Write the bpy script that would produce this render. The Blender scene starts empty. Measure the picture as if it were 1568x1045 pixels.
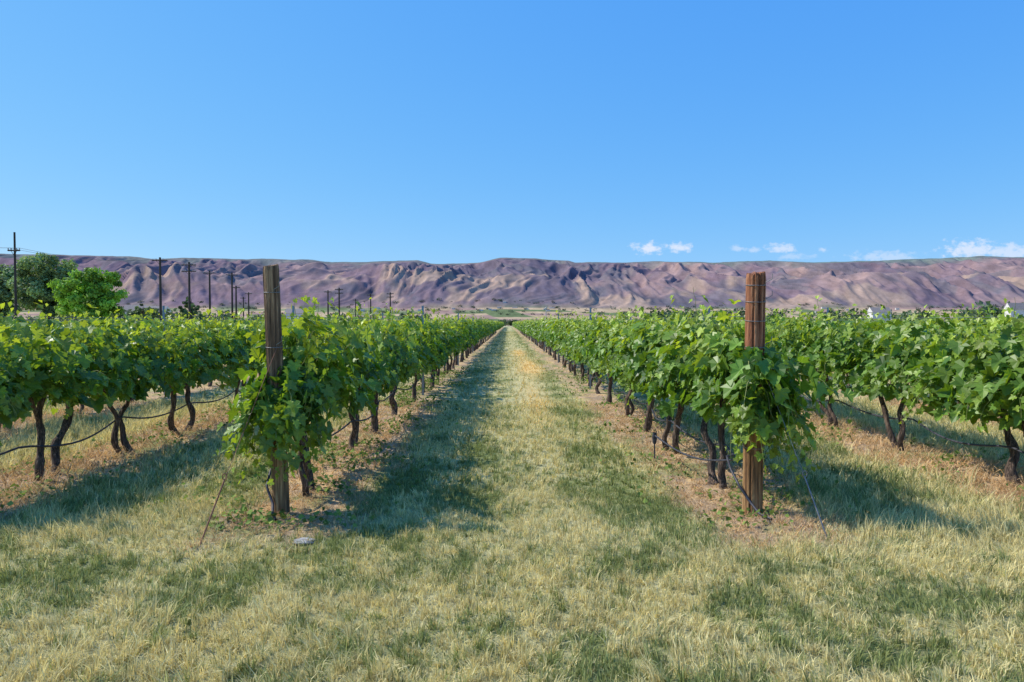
import bpy, math, random
import numpy as np
from mathutils import Vector
random.seed(7); rng=np.random.default_rng(11)
D=5.85; F=1061.0; CX=778.0; HY=495.0; H=1.6
scene=bpy.context.scene
def lerp(a,b,t): return a+(b-a)*t
def sstep(a,b,x):
    t=np.clip((x-a)/(b-a),0,1); return t*t*(3-2*t)
def _h(ix,iy,s):
    n=(ix.astype(np.int64)*374761393+iy.astype(np.int64)*668265263+s*974711)&0x7fffffff
    n=((n^(n>>13))*1274126177)&0x7fffffff
    n=(n^(n>>16))&0xffff
    return n/65535.0
def vn(x,y,s=0):
    x=np.asarray(x,float);y=np.asarray(y,float)
    ix=np.floor(x);iy=np.floor(y);fx=x-ix;fy=y-iy
    fx=fx*fx*(3-2*fx);fy=fy*fy*(3-2*fy)
    ix=ix.astype(np.int64);iy=iy.astype(np.int64)
    a=_h(ix,iy,s);b=_h(ix+1,iy,s);c=_h(ix,iy+1,s);d=_h(ix+1,iy+1,s)
    return lerp(lerp(a,b,fx),lerp(c,d,fx),fy)
def fbm(x,y,o=4,s=0):
    r=0;a=0.5;t=0
    for i in range(o):
        r=r+a*vn(x,y,s+i*17);t+=a;a*=0.5;x=x*2.03+5.1;y=y*2.03+1.7
    return r/t
def obj_from(name,verts,faces,mat,cols=None,parent=None,smooth=False):
    verts=np.asarray(verts,np.float32);faces=np.asarray(faces,np.int32)
    me=bpy.data.meshes.new(name);k=faces.shape[1]
    me.vertices.add(len(verts));me.vertices.foreach_set("co",verts.ravel())
    me.loops.add(faces.size);me.loops.foreach_set("vertex_index",faces.ravel())
    me.polygons.add(len(faces))
    me.polygons.foreach_set("loop_start",np.arange(0,faces.size,k,dtype=np.int32))
    me.polygons.foreach_set("loop_total",np.full(len(faces),k,dtype=np.int32))
    me.polygons.foreach_set("use_smooth",np.full(len(faces),smooth,dtype=bool))
    me.update(calc_edges=True)
    if cols is not None:
        a=me.color_attributes.new("Col",'FLOAT_COLOR','POINT')
        c=np.ones((len(verts),4),np.float32);c[:,:3]=cols
        a.data.foreach_set("color",c.ravel())
    me.materials.append(mat)
    o=bpy.data.objects.new(name,me);scene.collection.objects.link(o)
    if parent: o.parent=parent
    return o
def empty(name):
    e=bpy.data.objects.new(name,None);scene.collection.objects.link(e);return e
class Tubes:
    def __init__(s): s.v=[];s.f=[];s.n=0
    def add(s,path,rad,seg=6,rough=0.0):
        p=np.asarray(path,float);n=len(p);rad=np.broadcast_to(np.asarray(rad,float),(n,))
        t=np.gradient(p,axis=0);t/=np.linalg.norm(t,axis=1)[:,None]+1e-9
        mt=np.abs(t.mean(0));ref=np.eye(3)[np.argmin(mt)]
        a=np.cross(t,ref);a/=np.linalg.norm(a,axis=1)[:,None]+1e-9;b=np.cross(t,a)
        ang=np.arange(seg)*2*math.pi/seg
        r=rad[:,None]*np.ones(seg)
        if rough: 
            ph=random.random()*6
            r=r*(1+rough*np.sin(3*ang[None,:]+ph+np.arange(n)[:,None]*0.5)+rough*rng.normal(size=(n,seg))*0.4)
        v=p[:,None,:]+r[...,None]*(np.cos(ang)[None,:,None]*a[:,None,:]+np.sin(ang)[None,:,None]*b[:,None,:])
        v=v.reshape(-1,3);i=np.arange(n-1)[:,None]*seg;j=np.arange(seg)[None,:];j2=(j+1)%seg
        f=np.stack([i+j,i+j2,i+seg+j2,i+seg+j],-1).reshape(-1,4)+s.n
        s.v.append(v);s.f.append(f);s.n+=len(v)
    def obj(s,name,mat,parent=None,smooth=True):
        if not s.v: return None
        return obj_from(name,np.vstack(s.v),np.vstack(s.f),mat,None,parent,smooth)
def nmat(name):
    m=bpy.data.materials.new(name);m.use_nodes=True;nt=m.node_tree;nt.nodes.clear()
    out=nt.nodes.new("ShaderNodeOutputMaterial");return m,nt,out
def N(nt,t,**k):
    n=nt.nodes.new(t)
    for a,b in k.items(): setattr(n,a,b)
    return n
def noise_mat(name,c1,c2,scale=(10,10,10),det=6,rough=0.85,bump=0.3,c3=None,bdist=0.01,spec=0.3,metal=0,ramp=(0.35,0.65),low=None):
    m,nt,out=nmat(name);L=nt.links.new
    tc=N(nt,"ShaderNodeTexCoord");mp=N(nt,"ShaderNodeMapping");mp.inputs["Scale"].default_value=scale
    L(tc.outputs["Object"],mp.inputs[0])
    no=N(nt,"ShaderNodeTexNoise");no.inputs["Scale"].default_value=1;no.inputs["Detail"].default_value=det;no.inputs["Roughness"].default_value=0.65
    L(mp.outputs[0],no.inputs["Vector"])
    r=N(nt,"ShaderNodeValToRGB");e=r.color_ramp.elements
    e[0].position=ramp[0];e[0].color=(*c1,1);e[1].position=ramp[1];e[1].color=(*c2,1)
    if c3: x=e.new((ramp[0]+ramp[1])/2+0.02);x.color=(*c3,1)
    L(no.outputs["Fac"],r.inputs[0]);colout=r.outputs[0]
    if low:
        sz=N(nt,"ShaderNodeSeparateXYZ");L(tc.outputs["Object"],sz.inputs[0])
        mr=N(nt,"ShaderNodeMapRange");mr.inputs["From Min"].default_value=1.15;mr.inputs["From Max"].default_value=0.5;L(sz.outputs[2],mr.inputs[0])
        mxx=N(nt,"ShaderNodeMix",data_type='RGBA',blend_type='MULTIPLY');mxx.inputs["B"].default_value=(*low,1)
        L(mr.outputs[0],mxx.inputs["Factor"]);L(colout,mxx.inputs["A"]);colout=mxx.outputs["Result"]
    p=N(nt,"ShaderNodeBsdfPrincipled");p.inputs["Roughness"].default_value=rough;p.inputs["Specular IOR Level"].default_value=spec;p.inputs["Metallic"].default_value=metal
    L(colout,p.inputs["Base Color"])
    if bump:
        b=N(nt,"ShaderNodeBump");b.inputs["Strength"].default_value=bump;b.inputs["Distance"].default_value=bdist
        L(no.outputs["Fac"],b.inputs["Height"]);L(b.outputs[0],p.inputs["Normal"])
    L(p.outputs[0],out.inputs[0]);return m
def foliage_mat(name,rough=0.45,trans=0.35,spec=0.5,tcol=(1.3,1.25,0.5),nscale=25):
    m,nt,out=nmat(name);L=nt.links.new
    at=N(nt,"ShaderNodeAttribute",attribute_name="Col")
    tc=N(nt,"ShaderNodeTexCoord");no=N(nt,"ShaderNodeTexNoise");no.inputs["Scale"].default_value=nscale;no.inputs["Detail"].default_value=3
    L(tc.outputs["Object"],no.inputs["Vector"])
    mr=N(nt,"ShaderNodeMapRange");mr.inputs["To Min"].default_value=0.7;mr.inputs["To Max"].default_value=1.3;L(no.outputs["Fac"],mr.inputs[0])
    vm=N(nt,"ShaderNodeVectorMath",operation='SCALE');L(at.outputs["Color"],vm.inputs[0]);L(mr.outputs[0],vm.inputs["Scale"])
    p=N(nt,"ShaderNodeBsdfPrincipled");p.inputs["Roughness"].default_value=rough;p.inputs["Specular IOR Level"].default_value=spec
    L(vm.outputs[0],p.inputs["Base Color"])
    t=N(nt,"ShaderNodeBsdfTranslucent");v2=N(nt,"ShaderNodeVectorMath",operation='MULTIPLY');v2.inputs[1].default_value=tcol
    L(vm.outputs[0],v2.inputs[0]);L(v2.outputs[0],t.inputs[0])
    mx=N(nt,"ShaderNodeMixShader");mx.inputs[0].default_value=trans
    L(p.outputs[0],mx.inputs[1]);L(t.outputs[0],mx.inputs[2]);L(mx.outputs[0],out.inputs[0]);return m
M_leaf=foliage_mat("grape_leaf",0.42,0.40,0.45,(1.55,1.35,0.4))
M_tree=foliage_mat("tree_leaf",0.6,0.3,0.3,nscale=1.0)
M_grass=foliage_mat("grass_blade",0.75,0.3,0.15,(1.1,1.05,0.8),6)
M_bark=noise_mat("vine_bark",(0.035,0.026,0.022),(0.36,0.27,0.21),(70,70,8),rough=0.95,bump=1.0,bdist=0.02,ramp=(0.38,0.68),c3=(0.14,0.10,0.08))
M_tbark=noise_mat("tree_bark",(0.05,0.04,0.03),(0.14,0.11,0.09),(4,4,1))
M_shoot=noise_mat("green_shoot",(0.14,0.20,0.05),(0.30,0.30,0.10),(20,20,20),rough=0.6,bump=0)
M_hose=noise_mat("black_poly_hose",(0.03,0.03,0.04),(0.08,0.08,0.10),(30,30,30),rough=0.5,bump=0)
M_wire=noise_mat("galvanised_wire",(0.18,0.18,0.19),(0.3,0.3,0.31),(30,30,30),rough=0.5,bump=0,metal=0.6)
M_cable=noise_mat("power_cable",(0.08,0.08,0.09),(0.14,0.14,0.15),(3,3,3),rough=0.6,bump=0)
M_rust=noise_mat("rusty_iron",(0.20,0.08,0.05),(0.34,0.16,0.10),(40,40,40),rough=0.8,bump=0.2)
M_steel=noise_mat("weathered_steel",(0.22,0.26,0.30),(0.36,0.40,0.45),(20,20,5),rough=0.6,bump=0.1,metal=0.3)
M_pole=noise_mat("pole_wood",(0.025,0.02,0.02),(0.065,0.053,0.048),(3,3,0.4),bump=0)
M_ins=noise_mat("porcelain",(0.3,0.3,0.3),(0.5,0.5,0.5),(3,3,3),bump=0)
LX=[-1.93-2.83*i for i in range(9)]
RX=[2.07+2.9*i for i in range(9)]
ROWS=np.array(LX+RX);YS=5.6
def gold(x,y):
    w=0.25*(fbm(x*2,y*0.6,3,87)-0.5)
    g=np.exp(-((x-0.78+w)/0.42)**2-((y-25)/4.5)**2)+0.8*np.exp(-((x-0.60+w)/0.35)**2-((y-37)/5)**2)+0.45*np.exp(-((x-0.55+w)/0.25)**2-((y-15)/3.5)**2)
    return np.clip(g*1.3,0,1)
GO=np.array([0.86,0.62,0.26])
def ground_fields(x,y):
    d=np.min(np.abs(x[...,None]-ROWS[(None,)*x.ndim]),axis=-1)
    wob=(fbm(x*1.6,y*1.6,4,5)-0.5)*0.9
    inrow=sstep(0.0,0.7,y-(YS-0.85)+wob)*sstep(-8,0,260-y)
    strip=(1-sstep(0.38,0.78,d+wob))*inrow
    n1=fbm(x*0.55,y*0.45,4,21);n2=fbm(x*2.2,y*1.8,4,33);n3=fbm(x*9,y*9,3,44)
    straw=0.66+1.6*(n1-0.5)+2.1*(n2-0.5)+1.6*(n3-0.5)
    straw+=0.42*np.exp(-((x-0.40-0.15*np.sin(y*0.5))/0.30)**2)*inrow
    straw-=0.26*np.exp(-((x+0.35)/0.22)**2)*inrow
    straw-=0.50*np.exp(-((x-1.22)/0.26)**2)*inrow
    straw-=0.28*np.exp(-((x+1.1)/0.3)**2)*inrow
    straw+=0.30*sstep(2.9,4.0,x)*inrow+0.25*inrow*sstep(2.6,4.0,-x)
    straw-=0.33*np.exp(-((x+1.5)/1.2)**2-((y-4.3)/0.6)**2)
    straw+=0.20*np.exp(-((x-0.3)/1.4)**2-((y-3.7)/1.0)**2)
    straw+=0.22*np.exp(-((x-2.9)/1.0)**2-((y-3.9)/0.7)**2)
    straw+=0.25*np.exp(-((x+2.6)/1.2)**2-((y-4.9)/0.4)**2)
    straw+=0.22*np.exp(-((x-1.2)/0.7)**2-((y-5.6)/1.1)**2)
    straw=np.clip(straw,0,1)
    return strip,straw,inrow,n1,n2,n3,d
G1=np.array([0.22,0.26,0.09]);G2=np.array([0.38,0.41,0.155]);S1=np.array([0.74,0.67,0.34]);SO=np.array([0.44,0.32,0.23]);LI=np.array([0.72,0.49,0.25])
def ground_col(x,y):
    strip,straw,inrow,n1,n2,n3,d=ground_fields(x,y)
    g=lerp(G1,G2,np.clip(n2*1.6-0.3,0,1)[...,None])
    c=lerp(g,S1,straw[...,None])*0.72
    c=lerp(c,GO*0.85,gold(x,y)[...,None])
    soil=lerp(SO,LI,np.clip((n3-0.35)*2.5,0,1)[...,None])
    soil=lerp(soil,SO*0.8,np.clip((n2-0.5)*2.5,0,1)[...,None])
    soil=lerp(soil,G1,np.clip((fbm(x*3+9,y*3,3,49)-0.53)*5,0,0.8)[...,None])
    c=lerp(c,soil,(strip*0.95)[...,None])
    far=sstep(270,400,y)[...,None]
    f=lerp(np.array([0.28,0.27,0.12]),np.array([0.42,0.32,0.22]),np.clip((fbm(x*0.004,y*0.004,3,9)-0.35)*3,0,1)[...,None])
    return lerp(c,f,far)
def ground_z(x,y):
    w=1-sstep(60,150,np.abs(y)+np.abs(x)*0.5)
    return ((fbm(x*1.1,y*1.1,3,77)-0.5)*0.09+(fbm(x*6,y*6,2,78)-0.5)*0.03)*w
def axis(lo,hi,st,g,maxv):
    a=[];v=hi;s=st
    while v<maxv: s*=g;v+=s;a.append(v)
    b=[];v=lo;s=st
    while v>-maxv: s*=g;v-=s;b.append(v)
    return np.array(b[::-1]+list(np.arange(lo,hi+1e-6,st))+a)
xs=axis(-9,9,0.05,1.06,7000)
ys=axis(1.0,15,0.05,1.035,7000)
X,Y=np.meshgrid(xs,ys);Z=ground_z(X,Y)
nx,ny=len(xs),len(ys)
idx=np.arange(nx*ny).reshape(ny,nx)
fq=np.stack([idx[:-1,:-1],idx[:-1,1:],idx[1:,1:],idx[1:,:-1]],-1).reshape(-1,4)
m,nt,out=nmat("ground_soil_turf");L=nt.links.new
at=N(nt,"ShaderNodeAttribute",attribute_name="Col");tc=N(nt,"ShaderNodeTexCoord")
no=N(nt,"ShaderNodeTexNoise");no.inputs["Scale"].default_value=22;no.inputs["Detail"].default_value=8;no.inputs["Roughness"].default_value=0.75
L(tc.outputs["Object"],no.inputs["Vector"])
mr=N(nt,"ShaderNodeMapRange");mr.inputs["From Min"].default_value=0.3;mr.inputs["From Max"].default_value=0.7;mr.inputs["To Min"].default_value=0.6;mr.inputs["To Max"].default_value=1.35;L(no.outputs["Fac"],mr.inputs[0])
vm=N(nt,"ShaderNodeVectorMath",operation='SCALE');L(at.outputs["Color"],vm.inputs[0]);L(mr.outputs[0],vm.inputs["Scale"])
p=N(nt,"ShaderNodeBsdfPrincipled");p.inputs["Roughness"].default_value=0.95;p.inputs["Specular IOR Level"].default_value=0.1;L(vm.outputs[0],p.inputs["Base Color"])
b=N(nt,"ShaderNodeBump");b.inputs["Strength"].default_value=0.8;b.inputs["Distance"].default_value=0.03;L(no.outputs["Fac"],b.inputs["Height"]);L(b.outputs[0],p.inputs["Normal"]);L(p.outputs[0],out.inputs[0])
obj_from("ground",np.stack([X,Y,Z],-1).reshape(-1,3),fq,m,ground_col(X,Y).reshape(-1,3),None,True)
def norm(a): return a/(np.linalg.norm(a,axis=-1,keepdims=True)+1e-9)
gv=[];gf=[];gc=[];gn=0
def blades(n,y0,y1,xw,hmul,w,detail=True,q=0.075):
    global gn
    y=rng.uniform(y0,y1,n);x=rng.uniform(-1,1,n)*xw(y)
    jit=rng.normal(0,0.014,(2,n))
    cl=rng.random(n)<0.6
    ixx=np.floor(x/q).astype(int);iyy=np.floor(y/q).astype(int)
    tx=(ixx+_h(ixx,iyy,3))*q;ty=(iyy+_h(ixx,iyy,4))*q
    th=_h(ixx,iyy,6)
    x=np.where(cl,tx+jit[0],x);y=np.where(cl,ty+jit[1],y)
    strip,straw,inrow,n1,n2,n3,d=ground_fields(x,y)
    lit=rng.random(n)<strip
    keep=(~lit)|(rng.random(n)<0.45)
    x,y,strip,straw,inrow,n2,n3,lit,n1,d,th,cl,ixx,iyy,tx,ty=[a[keep] for a in (x,y,strip,straw,inrow,n2,n3,lit,n1,d,th,cl,ixx,iyy,tx,ty)];n=len(x)
    tuftstraw=_h(ixx,iyy,12)
    iss=np.where(cl,tuftstraw*0.7+rng.random(n)*0.3,rng.random(n))<(straw*0.85+0.07)
    base=np.where(iss[:,None],lerp(S1,LI,rng.random((n,1))*0.25),lerp(G1,G2,rng.random((n,1))))
    base=np.where((rng.random(n)<gold(x,y))[:,None],GO,base)
    base=np.where(lit[:,None],lerp(LI,SO,rng.random((n,1))*0.6),base)
    base=base*rng.uniform(0.6,1.35,(n,1))
    h=(0.025+0.060*rng.random(n)**1.3)*(0.5+1.0*n1)*hmul*np.where(cl,0.75+0.9*th,0.8)
    rside=(np.abs(x)>2.6)&(inrow>0.5);h=np.where(rside,h*1.5,h)
    az=rng.uniform(0,2*math.pi,n)
    rad_az=np.arctan2(y-ty,x-tx);az=np.where(cl,rad_az+rng.normal(0,0.6,n),az)
    wind=2*math.pi*fbm(x*0.8,y*0.8,2,66)*2;az=np.where(rng.random(n)<0.35,wind,az)
    lean=np.abs(rng.normal(0.65,0.38,n));lean=np.where(lit,rng.uniform(1.2,1.5,n),lean)
    h=np.where(lit,h*1.3,h)
    dr=np.stack([np.cos(az),np.sin(az),0*az],-1);up=np.array([0,0,1.])
    az2=rng.uniform(0,2*math.pi,n)
    side=np.stack([np.cos(az2),np.sin(az2),0*az],-1)*(w*rng.uniform(0.6,1.3,n))[:,None]
    p0=np.stack([x,y,ground_z(x,y)-0.004],-1)
    l1=lean*0.5;l2=lean*1.4
    pm=p0+(h*0.55)[:,None]*(up*np.cos(l1)[:,None]+dr*np.sin(l1)[:,None])
    pt=pm+(h*0.55)[:,None]*(up*np.cos(l2)[:,None]+dr*np.sin(l2)[:,None])
    if detail:
        v=np.stack([p0-side,p0+side,pm+side*0.8,pm-side*0.8,pt],1)
        f=np.array([[0,1,2],[0,2,3],[3,2,4]])
    else:
        v=np.stack([p0-side,p0+side,pt],1);f=np.array([[0,1,2]])
    k=v.shape[1]
    gv.append(v.reshape(-1,3));gc.append(np.repeat(base,k,0))
    gf.append((f[None]+(np.arange(n)*k)[:,None,None]+gn).reshape(-1,3));gn+=n*k
blades(290000,2.2,6.6,lambda y:y*0.80+0.8,1.0,0.0027)
blades(200000,6.6,14,lambda y:y*0.80+0.5,1.1,0.0045,True,0.11)
blades(140000,14,40,lambda y:0*y+15,1.2,0.010,False,0.2)
blades(50000,40,130,lambda y:0*y+12,1.3,0.025,False,0.3)
obj_from("grass",np.vstack(gv),np.vstack(gf),M_grass,np.vstack(gc))
OUT=[(0,0.02),(0.28,-0.20),(0.56,-0.02),(0.40,0.16),(0.66,0.46),(0.33,0.50),(0.20,0.78),(0,1.0)]
full=OUT+[(-a,b) for a,b in OUT[-2:0:-1]]
T1=np.array([(0,0.30,-0.05)]+[(a,b,0.10*abs(a)*2-0.22*max(b-0.4,0)**1.5+0.02*((i%2)*2-1)) for i,(a,b) in enumerate(full)])
F1=np.array([[0,i+1,(i+1)%len(full)+1] for i in range(len(full))])
T2=np.array([(0,-0.1,0),(0.55,0.35,0.1),(0,1.0,-0.12),(-0.55,0.35,0.1)]);F2=np.array([[0,1,2],[0,2,3]])
def leaves(P,Nn,Td,S,C,T,Fc):
    n=norm(Nn);t=norm(Td-n*np.sum(Td*n,-1,keepdims=True));s=np.cross(t,n)
    k=len(T)
    cz=rng.uniform(0.3,2.0,(len(P),1))
    v=P[:,None,:]+S[:,None,None]*(T[None,:,0,None]*s[:,None,:]+T[None,:,1,None]*t[:,None,:]+(T[None,:,2]*cz)[...,None]*n[:,None,:])
    f=Fc[None]+(np.arange(len(P))*k)[:,None,None]
    return v.reshape(-1,3),f.reshape(-1,3),np.repeat(C,k,0)
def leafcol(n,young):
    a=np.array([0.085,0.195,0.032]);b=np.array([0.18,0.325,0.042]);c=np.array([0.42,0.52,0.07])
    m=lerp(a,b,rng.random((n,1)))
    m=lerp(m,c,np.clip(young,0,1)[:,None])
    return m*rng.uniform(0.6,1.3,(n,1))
def cheap_leaves(x,y0,y1,per_m,size,zlo=0.80,zhi=1.66,hw=0.42):
    if x<0: zhi=zhi-0.05
    n=int((y1-y0)*per_m);y=rng.uniform(y0,y1,n)
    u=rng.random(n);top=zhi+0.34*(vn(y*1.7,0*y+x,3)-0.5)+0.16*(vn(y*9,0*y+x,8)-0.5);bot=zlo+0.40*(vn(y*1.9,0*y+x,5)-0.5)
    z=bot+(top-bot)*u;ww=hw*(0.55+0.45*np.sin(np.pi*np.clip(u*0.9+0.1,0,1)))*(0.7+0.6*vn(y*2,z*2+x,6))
    sg=rng.choice([-1,1],n);r=rng.random(n)**0.45
    px=x+sg*r*ww
    tips=rng.random(n)<0.04;z=np.where(tips,top+rng.random(n)*0.26,z)
    P=np.stack([px,y,z],-1)
    Nn=np.stack([sg*0.7,0*y-0.15,0*y+0.55+0.5*(u>0.85)],-1)+rng.normal(0,0.45,(n,3))
    Td=np.stack([sg*0.3,0*y,0*y-1],-1)+rng.normal(0,0.4,(n,3))
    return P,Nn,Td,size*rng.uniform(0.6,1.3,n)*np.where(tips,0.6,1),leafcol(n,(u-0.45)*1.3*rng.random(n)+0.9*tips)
def shoot_pack(paths,x,stems,Yk):
    Ps=[];Ns=[];Ts=[];Ss=[];Yg=[]
    for (path,t,sg,root),yk in zip(paths,Yk):
        m_=len(path)
        if stems is not None: stems.add(np.vstack([[root],path]),np.linspace(0.005,0.0018,m_+1),4)
        alt=((np.arange(m_)%2)*2-1);az=random.uniform(0,6.28)
        sd=np.stack([np.cos(az)*alt,np.sin(az)*alt,0*t],-1)
        pet=0.05*sd+rng.normal(0,0.025,(m_,3))
        sz=0.135*(1-0.68*np.clip((t-0.42)/0.58,0,1)**1.2)*rng.uniform(0.6,1.25,m_)
        outw=np.stack([np.sign(path[:,0]-x+1e-6)*0.6,0*t-0.3,0*t+0.5],-1)
        Ps.append(path+pet);Ns.append(outw+sd*0.45+rng.normal(0,0.38,(m_,3)))
        Ts.append(sd*0.6+np.array([0,0,-0.8])+rng.normal(0,0.35,(m_,3))+np.stack([sg*0.2+0*t,0*t,0*t],-1));Ss.append(sz)
        Yg.append(np.clip((t-0.35)*1.5,0,1)*yk)
    P=np.vstack(Ps);Yg=np.concatenate(Yg)
    return P,np.vstack(Ns),np.vstack(Ts),np.concatenate(Ss),leafcol(len(P),Yg)
def shoot_leaves(x,y0,y1,dens,stems,near_y=14,Lk=0.66):
    near=[];far=[];yn=[];yf=[]
    n=int((y1-y0)*dens)
    for i in range(n):
        by=random.uniform(y0,y1);bz=0.98+random.gauss(0,0.04);sg=random.choice((-1,1))
        L_=min(0.84,max(0.28,random.gauss(Lk,0.12)))*(0.80+0.40*float(vn(by*1.4,x,31)));lat=abs(random.gauss(0.0,0.42));ydr=random.gauss(0,0.25)
        droop=0.05;r=random.random()
        if r<0.28: lat+=0.7;droop=random.uniform(0.6,1.2)
        elif r<0.42: L_*=0.45;lat+=0.4
        elif r>0.92: L_*=1.32;lat=abs(lat)*0.7+0.1;ydr*=1.5;droop=random.uniform(0.05,0.25)
        m_=int(L_/0.060)+1;t=(np.arange(m_)+0.6)/m_
        d0=np.array([sg*lat,ydr,1.0]);d0/=np.linalg.norm(d0)
        path=np.array([x+sg*0.02,by,bz])+L_*t[:,None]*d0
        path[:,2]-=droop*t**2*L_*1.1
        path[:,0]+=sg*droop*t*(1-t)*0.25
        path+=np.cumsum(rng.normal(0,0.011,(m_,3)),0)
        (near if by<near_y else far).append((path,t,sg,(x,by,bz)));(yn if by<near_y else yf).append(0.5 if droop>0.5 else 1)
    out=[]
    if near: out.append(shoot_pack(near,x,stems,yn))
    if far: out.append(shoot_pack(far,x,None,yf))
    return tuple(np.concatenate([o[k] for o in out]) for k in range(5))
def end_shoots(x,stems,bias,cnt,zt,outm):
    ps=[];yk=[]
    for i in range(cnt):
        sg=1 if random.random()<0.5+0.5*bias else -1
        root=np.array([x+random.uniform(-.08,.08),D+random.uniform(-0.10,0.35),random.uniform(0.90,zt)])
        out=random.uniform(0.02,outm);fr=random.uniform(0.12,0.42)
        zend=random.uniform(0.28,0.92);rise=random.uniform(0.0,0.12)
        m_=int(random.uniform(0.8,1.15)/0.058);t=(np.arange(m_)+0.6)/m_
        path=np.stack([root[0]+sg*out*np.sin(t*1.5)+bias*0.22*t,root[1]-fr*np.sin(t*1.4),root[2]+rise*np.sin(t*math.pi)+(zend-root[2])*t**1.4],-1)
        path+=np.cumsum(rng.normal(0,0.010,(m_,3)),0);ps.append((path,t,sg,tuple(root)));yk.append(0.5)
    return shoot_pack(ps,x,stems,yk)
def vine_trunks(tb,x,y,detail):
    k=2 if random.random()<0.7 else 1
    sp=random.choice((-1,1))
    for j in range(k):
        n=22 if detail else 5
        t=np.linspace(0,1,n)
        bx=x+random.uniform(-0.05,0.05);byy=y+(j*0.20*sp)+random.uniform(-.03,.03)
        ty=byy+random.uniform(-0.2,0.2)+j*0.24*sp;tx=x+random.uniform(-0.05,0.05)
        kc=7;tc_=np.linspace(0,1,kc);am=random.uniform(0.02,0.05)
        o1=rng.normal(0,am,kc);o2=rng.normal(0,am*1.3,kc);o1[0]=o2[0]=0;o1[-1]=o2[-1]=0
        ker=np.array([.25,.5,.25])
        def sm(a):
            if len(a)<6: return a
            q=np.convolve(np.pad(a,1,mode='edge'),ker,'valid');return np.convolve(np.pad(q,1,mode='edge'),ker,'valid')
        px=bx+(tx-bx)*t+sm(np.interp(t,tc_,o1));py=byy+(ty-byy)*t+sm(np.interp(t,tc_,o2))
        r0=random.uniform(0.027,0.043)*(0.88 if k==2 else 1.2)
        r=r0*(1.25-0.9*np.minimum(t*3,1)*0.28-0.15*t);r[0]*=1.35
        if detail: r=r*(1+0.34*(vn(t*9,t*0+random.random()*50,2)-0.5)*1.6);r[-3:]*=1.3
        tb.add(np.stack([px,py,t*0.99-0.03],-1),r,10 if detail else 5,0.19 if detail else 0)
        if detail and random.random()<0.6:
            z0=random.uniform(0.6,0.85);q=int(z0*n);sg=random.choice((-1,1))
            tb.add([[px[q],py[q],t[q]*0.99-0.03],[px[q]+0.02,py[q]+sg*0.09,z0+0.08],[x,py[q]+sg*0.22,1.0]],[r0*0.7,r0*0.6,r0*0.5],7,0.12)
for side,xl in ((-1,LX),(1,RX)):
  for i,x in enumerate(xl):
    e=empty("grapevine_row");
    tb=Tubes();st=Tubes();V=[];C=[];Fa=[];n0=0
    def addl(pack,T,Fc):
        global n0
        v,f,c=leaves(*pack,T,Fc);V.append(v);C.append(c);Fa.append(f+n0);n0+=len(v)
    lk=0.68 if side>0 else 0.59
    if i<2:
        addl(shoot_leaves(x,D+0.06,13,28,st,11,lk),T1,F1)
        addl(end_shoots(x,st,0.5 if side>0 else 0.05,46,1.45 if side>0 else 1.22,0.38 if side>0 else 0.36),T1,F1)
        addl(shoot_leaves(x,13,24,21,None,14,lk),T1,F1)
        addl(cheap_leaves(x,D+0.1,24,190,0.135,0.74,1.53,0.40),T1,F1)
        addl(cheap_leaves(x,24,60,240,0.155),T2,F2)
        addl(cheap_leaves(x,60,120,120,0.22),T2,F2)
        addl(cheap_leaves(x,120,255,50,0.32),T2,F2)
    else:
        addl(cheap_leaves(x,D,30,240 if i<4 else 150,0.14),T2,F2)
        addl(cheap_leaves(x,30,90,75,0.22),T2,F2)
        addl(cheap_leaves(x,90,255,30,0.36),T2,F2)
    obj_from("canopy",np.vstack(V),np.vstack(Fa),M_leaf,np.vstack(C),e)
    y=6.75+random.uniform(-0.05,0.05)
    while y<110:
        vine_trunks(tb,x,y+random.uniform(-0.22,0.22),y<26 and i<3);y+=1.8 if y<50 else 3.6
    yy=np.arange(D+0.1,60,0.2)
    tb.add(np.stack([x+0.02*np.sin(yy*3.1+i),yy,1.0+0.03*np.sin(yy*3.5)],-1),0.018+0.006*np.sin(yy*5),6,0.15)
    tb.obj("trunks",M_bark,e)
    st.obj("shoots",M_shoot,e)
    ho=Tubes();yy=np.arange(D+0.55,80,0.15)
    hz=0.42-0.10*np.abs(np.sin((yy-6.75)*math.pi/1.8))+0.09*(vn(yy*0.7,yy*0+x)-0.5)
    hx=x+0.07*np.sin(yy*1.7+x)
    pre=np.array([[x+(0.06),D-0.30,0.015],[x+0.0,D-0.2,0.03],[x-0.04,D-0.08,0.10],[x-0.11,D-0.02,0.22],[x-0.13,D+0.15,0.33],[x-0.10,D+0.35,0.40]])
    tt=np.linspace(0,5,24);pre=np.stack([np.interp(tt,range(6),pre[:,k]) for k in range(3)],-1)
    ho.add(np.vstack([pre,np.stack([hx,yy,hz],-1)]),0.011,6);ho.obj("drip_hose",M_hose,e)
    wi=Tubes()
    for wz in (1.02,1.38,1.66): wi.add([[x,D,wz],[x,60,wz],[x,250,wz]],0.0022,4)
    wi.obj("trellis_wires",M_wire,e)
    if i<3:
        yp=16.9 if side>0 else 15.2
        while yp<120:
            pm=empty("metal_trellis_post");w=0.024
            px=x+(-0.06 if side>0 else 0.06)
            vs=[];
            for z in (-0.05,1.98):
                vs+=[(px-w,yp,z),(px-w,yp+0.006,z),(px-0.004,yp+0.006,z),(px-0.004,yp+0.04,z),(px+0.004,yp+0.04,z),(px+0.004,yp+0.006,z),(px+w,yp+0.006,z),(px+w,yp,z)]
            fs=[[k,(k+1)%8,(k+1)%8+8,k+8] for k in range(8)]
            obj_from("t_section",vs,fs,M_steel,None,pm);yp+=10.8 
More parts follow.
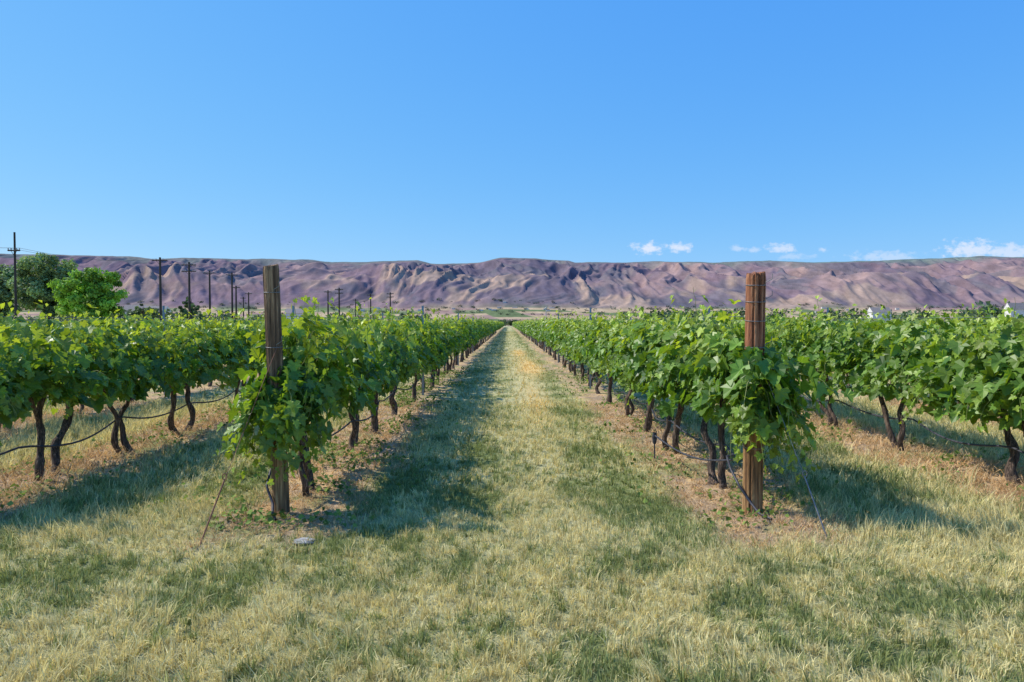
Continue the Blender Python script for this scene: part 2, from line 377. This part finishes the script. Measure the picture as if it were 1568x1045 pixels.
def wood_post(x,y,h,r,lean,c1,c2,c3,bands,seed,low=None):
    e=empty("wooden_trellis_post");seg=64;nz=60
    rs=np.random.default_rng(seed)
    ang=np.arange(seg)*2*math.pi/seg
    rings=[]
    gro=np.zeros(seg)
    for k in range(11):
        a0=rs.integers(0,seg);gro[a0]-=rs.uniform(0.08,0.2)
    ga=rs.uniform(0,1,seg)
    for k in range(nz+1):
        t=k/nz;z=-0.1+(h+0.1)*t
        on=np.where(np.abs(t-0.3-0.6*ga)<0.45,1.0,0.15)
        rr=r*(1.04-0.06*t)*(1+0.02*np.sin(2*ang+t*2)+gro*on*(0.3+0.7*vn(np.full(seg,t*5),ang*2,seed))+0.008*rs.normal(size=seg))
        if k==nz: rr=rr*0.94
        zt=z+(0.012*np.sin(ang*1+1)+0.006*rs.normal(size=seg) if k>=nz-1 else 0)
        rings.append(np.stack([x+lean*t+rr*np.cos(ang),y+rr*np.sin(ang),zt+0*ang],-1))
    for s_,dz in ((0.6,0.006),(0.05,0.0)):
        rings.append(np.stack([x+lean+r*s_*np.cos(ang),y+r*s_*np.sin(ang),h+dz+0.012*s_*np.sin(ang+1)+0*ang],-1))
    V=np.vstack(rings);nr=len(rings);ii=np.arange(nr-1)[:,None]*seg;j=np.arange(seg)[None];j2=(j+1)%seg
    Fq=np.stack([ii+j,ii+j2,ii+seg+j2,ii+seg+j],-1).reshape(-1,4)
    mt=noise_mat("weathered_post_wood",c1,c2,(38,38,1.8),det=10,rough=0.85,bump=0.9,c3=c3,bdist=0.008,ramp=(0.34,0.66),low=low)
    obj_from("post_shaft",V,Fq,mt,None,e,False)
    tb=Tubes()
    for bz in bands:
        a=np.linspace(0,2*math.pi,40);cx=x+lean*bz/h
        tb.add(np.stack([cx+(r*1.03)*np.cos(a),y+(r*1.03)*np.sin(a),bz+0.006*np.sin(a)],-1),0.003,5)
        tb.add([[cx+r*0.6,y-r*0.85,bz],[cx+r*0.65,y-r*1.15,bz+0.02],[cx+r*1.35,y-r*1.1,bz+0.05],[cx+r*1.3,y-r*1.2,bz+0.09]],0.003,5)
    tb.obj("wire_wraps",M_wire,e)
    return e
wood_post(-1.92,D,2.08,0.066,-0.075,(0.035,0.022,0.014),(0.42,0.27,0.15),(0.19,0.11,0.06),(1.86,1.40,1.02),3,(1.3,1.3,1.15))
wood_post(2.08,D,2.02,0.080,0.012,(0.08,0.028,0.016),(0.52,0.26,0.14),(0.30,0.115,0.055),(1.92,1.78,1.62,1.40,0.55),9,(1.0,1.4,1.25))
for x in LX[1:]+RX[1:]:
    wood_post(x,D,2.03,0.07,random.uniform(-.04,.04),(0.05,0.025,0.016),(0.40,0.26,0.14),(0.20,0.12,0.07),(1.85,1.4),int(abs(x)*10))
for x,dx,dy,mt in ((-1.93,-0.30,-0.88,M_rust),(2.07,0.30,-0.78,M_wire)):
    e=empty("anchor_guy_wire");t=Tubes()
    t.add([[x,D-0.05,1.4],[x+dx*0.7,D+dy*0.72,0.42]],0.0025,5)
    t.add([[x+dx*0.7,D+dy*0.72,0.42],[x+dx,D+dy,-0.02]],0.006,6)
    a=np.linspace(0,6.28,14);c=np.array([x+dx*0.7,D+dy*0.72,0.44]);t.add(np.stack([c[0]+0.018*np.cos(a),c[1]+0*a,c[2]+0.024*np.sin(a)],-1),0.004,5)
    t.obj("rod_and_wire",mt,e)
e=empty("irrigation_valve");t=Tubes()
t.add([[1.70,8.0,0.33],[1.70,8.0,0.27],[1.70,8.0,0.20]],[0.022,0.03,0.018],10)
t.add([[1.70,8.0,0.22],[1.70,8.0,-0.05]],0.008,8)
xx_=np.linspace(0,1,14);t.add(np.stack([1.70+0.36*xx_,8.0-1.9*xx_,0.30-0.12*np.sin(xx_*3.1)+0.1*xx_],-1),0.010,6);t.obj("valve_body",M_hose,e)
def rock(x,y,r):
    import bmesh
    bm=bmesh.new();bmesh.ops.create_icosphere(bm,subdivisions=3,radius=1)
    for v in bm.verts:
        q=v.co;k=1+0.3*(float(vn(q.x*1.5+x,q.y*1.5+q.z*2,4))-0.5);v.co=(x+q.x*r*1.5*k,y+q.y*r*k,max(q.z,-0.3)*r*0.35*k+0.0)
    me=bpy.data.meshes.new("rock");bm.to_mesh(me);bm.free()
    me.materials.append(noise_mat("pale_stone",(0.22,0.21,0.19),(0.5,0.48,0.45),(30,30,30)));o=bpy.data.objects.new("rock",me);scene.collection.objects.link(o)
rock(-1.49,5.05,0.06)
n=26000
xr=rng.choice(np.array([LX[0],RX[0],LX[1],RX[1]]),n,p=[.45,.20,.2,.15]);yw=rng.uniform(D-0.6,24,n)
xw=xr+rng.normal(0,0.45,n);k=(fbm(xw*2.4,yw*1.8,2,55)>0.55);xw,yw=xw[k],yw[k];n=len(xw)
P=np.stack([xw,yw,ground_z(xw,yw)+rng.uniform(0.01,0.12,n)*(0.4+vn(xw*4,yw*4,57))],-1)
pk=leaves(P,np.array([0,0,1.])+rng.normal(0,0.6,(n,3)),rng.normal(0,1,(n,3)),rng.uniform(0.02,0.055,n),leafcol(n,rng.random(n)*0.4)*np.array([1.0,0.9,1.5]),T2,F2)
obj_from("weeds",pk[0],pk[1],M_grass,pk[2])
def tree(px,dist,top_py,half_px,col,ncl=46,seed=1,leafs=170,lsz=0.35):
    rs=np.random.default_rng(seed);x=(px-CX)/F*dist;h=(HY-top_py)/F*dist+1.6;w=half_px/F*dist
    e=empty("deciduous_tree");t=Tubes();cz=h*0.56;rz=h*0.44
    c=norm(rs.normal(size=(ncl,3)))*(rs.random((ncl,1))**0.4);c=c*np.array([w,w,rz])*0.90+np.array([x,dist,cz])
    t.add([[x,dist,-0.1],[x+0.1,dist,h*0.2],[x-0.1,dist,h*0.5],[x,dist,h*0.85]],[0.035*h,0.027*h,0.017*h,0.004*h],9,0.06)
    for q in c[:16]:
        z0=h*rs.uniform(0.2,0.5);t.add([[x,dist,z0],[(x+q[0])/2,(dist+q[1])/2,(z0+q[2])/2+0.05*h],q],[0.012*h,0.008*h,0.003*h],6)
    t.obj("trunk_and_limbs",M_tbark,e)
    r=w*rs.uniform(0.10,0.26,ncl)
    di=norm(rs.normal(size=(ncl,leafs,3)));rad=rs.random((ncl,leafs,1))**0.4
    P=(c[:,None]+di*rad*r[:,None,None]*np.array([1,1,0.7])).reshape(-1,3)
    Nn=di.reshape(-1,3)+rs.normal(0,0.5,(len(P),3))+np.array([0,0,0.3])
    cc=np.array(col)*np.repeat(rs.uniform(0.5,1.45,(ncl,1)),leafs,0)*rs.uniform(0.75,1.3,(len(P),1))
    pk=leaves(P,Nn,rs.normal(size=(len(P),3)),lsz*rs.uniform(0.6,1.3,len(P)),cc,T2,F2)
    obj_from("crown",pk[0],pk[1],M_tree,pk[2],e)
tree(76,150,382,56,(0.19,0.28,0.12),130,seed=2,leafs=150,lsz=0.5)
tree(2,160,406,48,(0.19,0.28,0.14),100,seed=4,leafs=130,lsz=0.5)
tree(141,125,408,57,(0.22,0.40,0.055),130,seed=3,leafs=150,lsz=0.42)
tree(295,170,450,20,(0.10,0.16,0.07),36,seed=5,leafs=100)
tree(222,190,462,20,(0.12,0.18,0.08),30,seed=6,leafs=100)
def pole(px,top_py,arms=1,hp=12.0,r=0.19):
    d_=(hp-1.6)*F/(HY-top_py);x=(px-CX)/F*d_;e=empty("utility_pole");t=Tubes()
    if d_>180: r=0.24
    t.add([[x,d_,-0.2],[x,d_,hp*0.5],[x,d_,hp]],[r*1.15,r,r*0.8],10)
    ins=Tubes();aw=1.2 if px>100 else 0.7
    for a in range(arms):
        z=hp-0.5-1.1*a-(1.6 if px<100 else 0)
        t.add([[x-aw,d_-0.15,z],[x,d_-0.15,z],[x+aw,d_-0.15,z]],0.085 if d_<180 else 0.12,4)
        t.add([[x-aw/2,d_-0.15,z],[x,d_-0.1,z-0.6]],0.03,4);t.add([[x+aw/2,d_-0.15,z],[x,d_-0.1,z-0.6]],0.03,4)
        for q in (-0.92,-0.46,0.46,0.92): ins.add([[x+q*aw,d_-0.15,z+0.05],[x+q*aw,d_-0.15,z+0.16],[x+q*aw,d_-0.15,z+0.28]],[0.04,0.07,0.04],8)
    t.obj("pole_and_crossarm",M_pole,e);ins.obj("insulators",M_ins,e)
    return (x,d_,hp-0.2-(1.6 if px<100 else 0))
a=[pole(28,357,1,r=0.13),pole(248,395,1),pole(292,402,2),pole(323,415,1),pole(357,418,1),pole(382,448,1),pole(503,445,1),pole(520,441,2),pole(568,450,1),pole(598,448,2),pole(363,438,1),pole(374,455,1),pole(545,458,1)]
e=empty("power_lines");t=Tubes()
def cat(p,q,sag=1.2):
    s=np.linspace(0,1,20)[:,None];P=np.array(p)*(1-s)+np.array(q)*s;P[:,2]-=sag*4*(s*(1-s))[:,0];t.add(P,0.016,4)
ch=[(-95,62,11.8)]+a[:9]
for p,q in zip(ch[:-1],ch[1:]):
    for o in (-0.6,0.55): cat((p[0]+o,p[1],p[2]),(q[0]+o,q[1],q[2]),0.8)
t.obj("cables",M_cable,e)
# ---------- hills
YC=4600.0
pp=[(-900,396),(-200,392),(0,389),(60,390),(150,392),(200,393),(240,397),(300,395),(380,398),(400,397),(480,398),(500,401),(560,402),(640,399),(660,404),(700,404),(735,402),(765,395),(800,395),(830,397),(870,399),(880,402),(950,402),(1000,400),(1100,402),(1180,399),(1250,402),(1400,397),(1470,394),(1500,392),(1568,394),(1800,398),(2500,400)]
px_=np.array([p[0] for p in pp]);py_=np.array([p[1] for p in pp])
hx=np.linspace(-5600,5600,1350);hv=np.concatenate([np.linspace(0,1,340),np.linspace(1.02,1.6,14)])
XX,VV=np.meshgrid(hx,hv);YY=2500+(YC-2500)*VV
crest=np.interp(hx/YC*F+CX,px_,py_);Hc=(HY-crest)/F*YC;Hc=Hc[None,:]+9*(fbm(XX/90,XX*0,4,3)-0.5)
wx=XX+560*(fbm(XX/700,YY/600,4,61)-0.5)+(YY-3500)*0.9*(vn(XX/1300,XX*0,8)-0.45)
wy=YY+300*(fbm(XX/500,YY/500,3,62)-0.5)
def ridged(a,b,s): return 1-np.abs(2*vn(a,b,s)-1)
r1=ridged(wx/300,wy/1000,71);r2=ridged(wx/135+0.5*r1,wy/480+3,72);r3=ridged(wx/62,wy/220,73);r4=ridged(wx/28,wy/100,74)
sp=r1*0.42+r2*0.28*(1.3-0.5*r1)+r3*0.18*(0.6+0.6*r2)+r4*0.11
vs_=0.33+0.06*(fbm(XX/600,XX*0,3,12)-0.5)
gm=np.clip((VV-vs_)/(1-vs_),0,1)
prof=np.where(VV<=1,0.17*np.clip(VV/vs_,0,1)**1.3+0.83*gm**0.92,1-0.10*(VV-1))
amp=np.sin(np.pi*gm**1.0)**0.55*(VV<=1)
ZZ=Hc*prof+amp*(sp-0.46)*175
front=np.exp(-((VV-0.50)/0.10)**2)*(fbm(XX/600,XX*0+2,2,91)-0.40)*170*(0.4+1.0*sp)
ZZ=ZZ+np.maximum(front,0)
cap=(HY-np.interp(XX/YY*F+CX,px_,py_))/F*YY
capv=cap-2*(1-VV)*10
ZZ=np.where(VV<1,np.minimum(ZZ,capv-8*(1-sp)),ZZ)
ZZ=np.maximum(ZZ,-3+VV*10)
n_=fbm(XX/350,YY/400,5,15);n2_=fbm(XX/900,YY/260,4,19);n3_=fbm(wx/120,YY/160,4,25)
A=np.array([0.215,0.150,0.170]);B=np.array([0.33,0.225,0.205]);Cg=np.array([0.165,0.20,0.175]);Dk=np.array([0.085,0.078,0.100]);Tn=np.array([0.43,0.30,0.22])  # bluish lean of the hill tones is aerial haze put into the base colour
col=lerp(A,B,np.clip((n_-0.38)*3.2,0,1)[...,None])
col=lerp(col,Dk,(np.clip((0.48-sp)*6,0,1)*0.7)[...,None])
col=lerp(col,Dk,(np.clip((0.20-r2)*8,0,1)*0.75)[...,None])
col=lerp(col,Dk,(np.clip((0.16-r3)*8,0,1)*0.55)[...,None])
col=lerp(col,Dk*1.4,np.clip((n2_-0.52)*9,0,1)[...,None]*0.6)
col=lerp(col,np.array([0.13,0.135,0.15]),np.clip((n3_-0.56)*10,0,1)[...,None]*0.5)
grr=0.65+0.35*sstep(600,2000,XX)
gt=sstep(0.80,0.93,VV+0.20*(n_-0.5)+0.06*(r2-0.5))*grr
col=lerp(col,Cg,gt[...,None])
col=lerp(col,Tn,(np.clip((fbm(XX/200,YY/220,3,29)-0.55)*11,0,1)*(1-sstep(0.5,0.75,VV))*0.75)[...,None])
ci=np.floor((XX+YY*0.3)/(150+90*vn(XX/900,YY*0,4))).astype(int);cj=np.floor(VV/0.035).astype(int)
hh_=_h(ci,cj,5)
fc=np.where((hh_<0.25)[...,None],np.array([0.15,0.19,0.09]),np.where((hh_<0.66)[...,None],np.array([0.47,0.35,0.22]),np.where((hh_<0.85)[...,None],np.array([0.36,0.24,0.20]),np.array([0.24,0.25,0.14]))))
col=lerp(col,fc*0.95,(1-sstep(-0.015,0.02,VV-vs_))[...,None])
nr,nc=XX.shape;idx=np.arange(nr*nc).reshape(nr,nc)
fq=np.stack([idx[:-1,:-1],idx[:-1,1:],idx[1:,1:],idx[1:,:-1]],-1).reshape(-1,4)
m,nt,out=nmat("hill_dry_grass_haze_tint");L=nt.links.new
at=N(nt,"ShaderNodeAttribute",attribute_name="Col");tc=N(nt,"ShaderNodeTexCoord");mp=N(nt,"ShaderNodeMapping");mp.inputs["Scale"].default_value=(1,0.3,1);no=N(nt,"ShaderNodeTexNoise");no.inputs["Scale"].default_value=0.025;no.inputs["Detail"].default_value=8;no.inputs["Roughness"].default_value=0.7
L(tc.outputs["Object"],mp.inputs[0]);L(mp.outputs[0],no.inputs["Vector"]);mr=N(nt,"ShaderNodeMapRange");mr.inputs["From Min"].default_value=0.3;mr.inputs["From Max"].default_value=0.7;mr.inputs["To Min"].default_value=0.70;mr.inputs["To Max"].default_value=1.28;L(no.outputs["Fac"],mr.inputs[0])
vm=N(nt,"ShaderNodeVectorMath",operation='SCALE');L(at.outputs["Color"],vm.inputs[0]);L(mr.outputs[0],vm.inputs["Scale"])
p=N(nt,"ShaderNodeBsdfPrincipled");p.inputs["Roughness"].default_value=1;p.inputs["Specular IOR Level"].default_value=0;L(vm.outputs[0],p.inputs["Base Color"]);L(p.outputs[0],out.inputs[0])
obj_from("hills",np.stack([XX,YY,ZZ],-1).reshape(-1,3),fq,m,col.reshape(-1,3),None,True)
def hill_z(x,y):
    i=np.clip(np.searchsorted(hx,x),1,len(hx)-2);j=np.clip(np.searchsorted(hv,(y-2500)/(YC-2500)),1,len(hv)-2);return float(ZZ[j-1:j+1,i-1:i+1].min()) if y>2500 else 0.0
Vv=[];Ff=[];Cc=[];nn=0
rs=np.random.default_rng(5)
def belt(px0,px1,dist,hpx,cnt,onhill=False,sp_=0.08):
    global nn
    for k in range(cnt):
        pxx=rs.uniform(px0,px1);d_=dist*rs.uniform(1-sp_,1+sp_);x=(pxx-CX)/F*d_
        if onhill: hh=rs.uniform(5,13);zb=hill_z(x,d_)
        else: hh=1.6+hpx/F*d_*rs.uniform(0.4,1.1);zb=0
        m_=90 if not onhill else 30;P=norm(rs.normal(size=(m_,3)))*rs.random((m_,1))**0.4*np.array([hh*(0.6 if not onhill else 1.2),hh*0.6,hh*0.5])+np.array([x,d_,zb+hh*0.45])
        c=(np.array([0.10,0.15,0.08]) if not onhill else np.array([0.08,0.11,0.08]))*rs.uniform(0.6,1.4)*np.ones((m_,1))
        pk=leaves(P,rs.normal(size=(m_,3)),rs.normal(size=(m_,3)),np.full(m_,hh*(0.2 if not onhill else 0.35)),c,T2,F2)
        Vv.append(pk[0]);Ff.append(pk[1]+nn);Cc.append(pk[2]);nn+=len(pk[0])
belt(760,800,420,6,14);belt(1480,1700,500,33,26);belt(950,1430,700,24,30);belt(-100,700,520,21,60);belt(180,260,300,24,8)
for d0 in (2880,2980,3080,3160,3220): belt(150,1600,d0,0,75,True,0.004)
obj_from("distant_trees",np.vstack(Vv),np.vstack(Ff),M_tree,np.vstack(Cc))
M_wall=noise_mat("house_wall",(0.55,0.53,0.50),(0.75,0.73,0.69),(1,1,1),bump=0);M_roof=noise_mat("house_roof",(0.2,0.17,0.16),(0.3,0.26,0.24),(2,2,2),bump=0);M_glass=noise_mat("window_glass",(0.03,0.04,0.05),(0.06,0.07,0.08),(1,1,1),rough=0.2,bump=0)
def house(px,dist,w,h,base=0):
    x=(px-CX)/F*dist;e=empty("farm_house");d2=w*0.6
    if base is None: base=hill_z(x,dist)
    def box(nm,a,b,mt):
        v=[(X_,Y_,Z_) for Z_ in (a[2],b[2]) for (X_,Y_) in ((a[0],a[1]),(b[0],a[1]),(b[0],b[1]),(a[0],b[1]))]
        obj_from(nm,v,[[0,1,2,3],[4,5,6,7],[0,1,5,4],[1,2,6,5],[2,3,7,6],[3,0,4,7]],mt,None,e)
    box("walls",(x-w/2,dist,base-3),(x+w/2,dist+d2,base+h),M_wall)
    o=0.5;z0=base+h+0.003;z1=z0+h*0.4
    v=[(x-w/2-o,dist-o,z0),(x+w/2+o,dist-o,z0),(x+w/2+o,dist+d2+o,z0),(x-w/2-o,dist+d2+o,z0),(x-w/2-o,dist+d2/2,z1),(x+w/2+o,dist+d2/2,z1)]
    obj_from("roof",v,[[0,1,5,4],[2,3,4,5]],M_roof,None,e);obj_from("gables",v,[[0,4,3],[1,2,5]],M_wall,None,e)
    for q in (-0.3,0.28): box("window",(x+w*q-0.7,dist-0.04,base+1.0),(x+w*q+0.7,dist+0.04,base+2.2),M_glass)
    box("door",(x-0.5,dist-0.05,base),(x+0.5,dist+0.04,base+2.1),M_roof)
for px,ds,w,h in ((232,330,12,7),(205,340,9,7.5),(455,420,14,7.5),(1562,420,9,10.0),(1352,600,16,11)): house(px,ds,w,h)
rs=np.random.default_rng(8)
for k in range(24):
    house(rs.uniform(735,850) if k<11 else (rs.uniform(1150,1550) if k<19 else rs.uniform(480,700)),rs.uniform(3000,3200),rs.uniform(12,24),rs.uniform(4,8),None)
e=empty("wind_machine_tower");t=Tubes();x=(836-CX)/F*260;t.add([[x,260,0],[x,260,7.0]],0.15,8);t.add([[x-0.3,260,7.0],[x,260,7.2],[x+0.3,260,7.5]],[0.25,0.3,0.2],6);t.obj("mast",M_ins,e)
# ---------- light
sd=np.array([-0.92,0.27,1.0]);sd/=np.linalg.norm(sd)
el=math.asin(sd[2]);rot=math.atan2(sd[0],sd[1])
sl=bpy.data.lights.new("sun","SUN");sl.energy=5.0;sl.angle=math.radians(0.5);sl.color=(1,0.94,0.83)
so=bpy.data.objects.new("sun",sl);scene.collection.objects.link(so)
so.rotation_euler=Vector(sd).to_track_quat('Z','Y').to_euler()
w=bpy.data.worlds.new("World");scene.world=w;w.use_nodes=True;nt=w.node_tree;nt.nodes.clear();L=nt.links.new
out=N(nt,"ShaderNodeOutputWorld");bg=N(nt,"ShaderNodeBackground");bg.inputs[1].default_value=0.15
sky=N(nt,"ShaderNodeTexSky",sky_type='NISHITA');sky.sun_disc=False;sky.sun_elevation=el;sky.sun_rotation=rot;sky.altitude=300;sky.air_density=1.0;sky.dust_density=0.3;sky.ozone_density=3.0
def M_(op,a,b=None,c=None):
    n=N(nt,"ShaderNodeMath",operation=op)
    for i_,v in enumerate((a,b,c)):
        if v is None: continue
        if isinstance(v,(int,float)): n.inputs[i_].default_value=v
        else: L(v,n.inputs[i_])
    return n.outputs[0]
ss=N(nt,"ShaderNodeSeparateColor");L(sky.outputs[0],ss.inputs[0])
cc=N(nt,"ShaderNodeCombineColor")
for k,(pw,g) in enumerate(((0.95,0.54),(0.52,1.68),(0.12,5.25))):
    L(M_('MULTIPLY',M_('POWER',ss.outputs[k],pw),g),cc.inputs[k])
tc=N(nt,"ShaderNodeTexCoord");sx=N(nt,"ShaderNodeSeparateXYZ");L(tc.outputs["Generated"],sx.inputs[0])
yy=M_('MAXIMUM',sx.outputs[1],0.05);u=M_('DIVIDE',sx.outputs[0],yy);v=M_('DIVIDE',sx.outputs[2],yy)
cb=N(nt,"ShaderNodeCombineXYZ");L(u,cb.inputs[0]);L(M_('MULTIPLY',v,1.6),cb.inputs[1])
no=N(nt,"ShaderNodeTexNoise");no.inputs["Scale"].default_value=75;no.inputs["Detail"].default_value=5;no.inputs["Roughness"].default_value=0.6;L(cb.outputs[0],no.inputs["Vector"])
nz=M_('MULTIPLY',M_('SUBTRACT',no.outputs["Fac"],0.5),3.2)
tot=None
for cx,cy,rx,ry,o_ in ((991,381,22,9,.8),(1038,380,20,8,.75),(1130,381,14,5,.4),(1156,383,9,4,.4),(1195,380,22,7,.6),(1262,383,9,4,.5),(1360,394,55,9,.4),(1215,393,30,5,.3),(1490,383,44,15,.7),(1545,386,48,13,.6),(1640,384,50,12,.6)):
    a_=M_('DIVIDE',M_('SUBTRACT',u,(cx-CX)/F),rx/F);b_=M_('DIVIDE',M_('SUBTRACT',v,(HY-cy)/F),ry/F)
    dd=M_('SQRT',M_('ADD',M_('MULTIPLY',a_,a_),M_('MULTIPLY',b_,b_)))
    mk=N(nt,"ShaderNodeMapRange",interpolation_type='SMOOTHSTEP');mk.inputs["From Min"].default_value=1.25;mk.inputs["From Max"].default_value=0.2;mk.inputs["To Min"].default_value=0;mk.inputs["To Max"].default_value=o_
    L(M_('ADD',dd,nz),mk.inputs[0]);tot=mk.outputs[0] if tot is None else M_('MAXIMUM',tot,mk.outputs[0])
mx=N(nt,"ShaderNodeMix",data_type='RGBA');L(tot,mx.inputs["Factor"]);L(cc.outputs[0],mx.inputs["A"]);mx.inputs["B"].default_value=(5.6,5.9,6.7,1)
L(mx.outputs["Result"],bg.inputs[0]);L(bg.outputs[0],out.inputs[0])
cam=bpy.data.cameras.new("camera");co=bpy.data.objects.new("camera",cam);scene.collection.objects.link(co);scene.camera=co
cam.sensor_width=36;cam.lens=F/1568*36;cam.clip_end=20000;cam.clip_start=0.05
co.location=(0,0,H)
co.rotation_euler=(math.radians(90)-math.atan((522.5-HY)/F),0,-math.atan((784-CX)/F))
scene.view_settings.view_transform='Standard';scene.view_settings.look='None';scene.view_settings.exposure=0
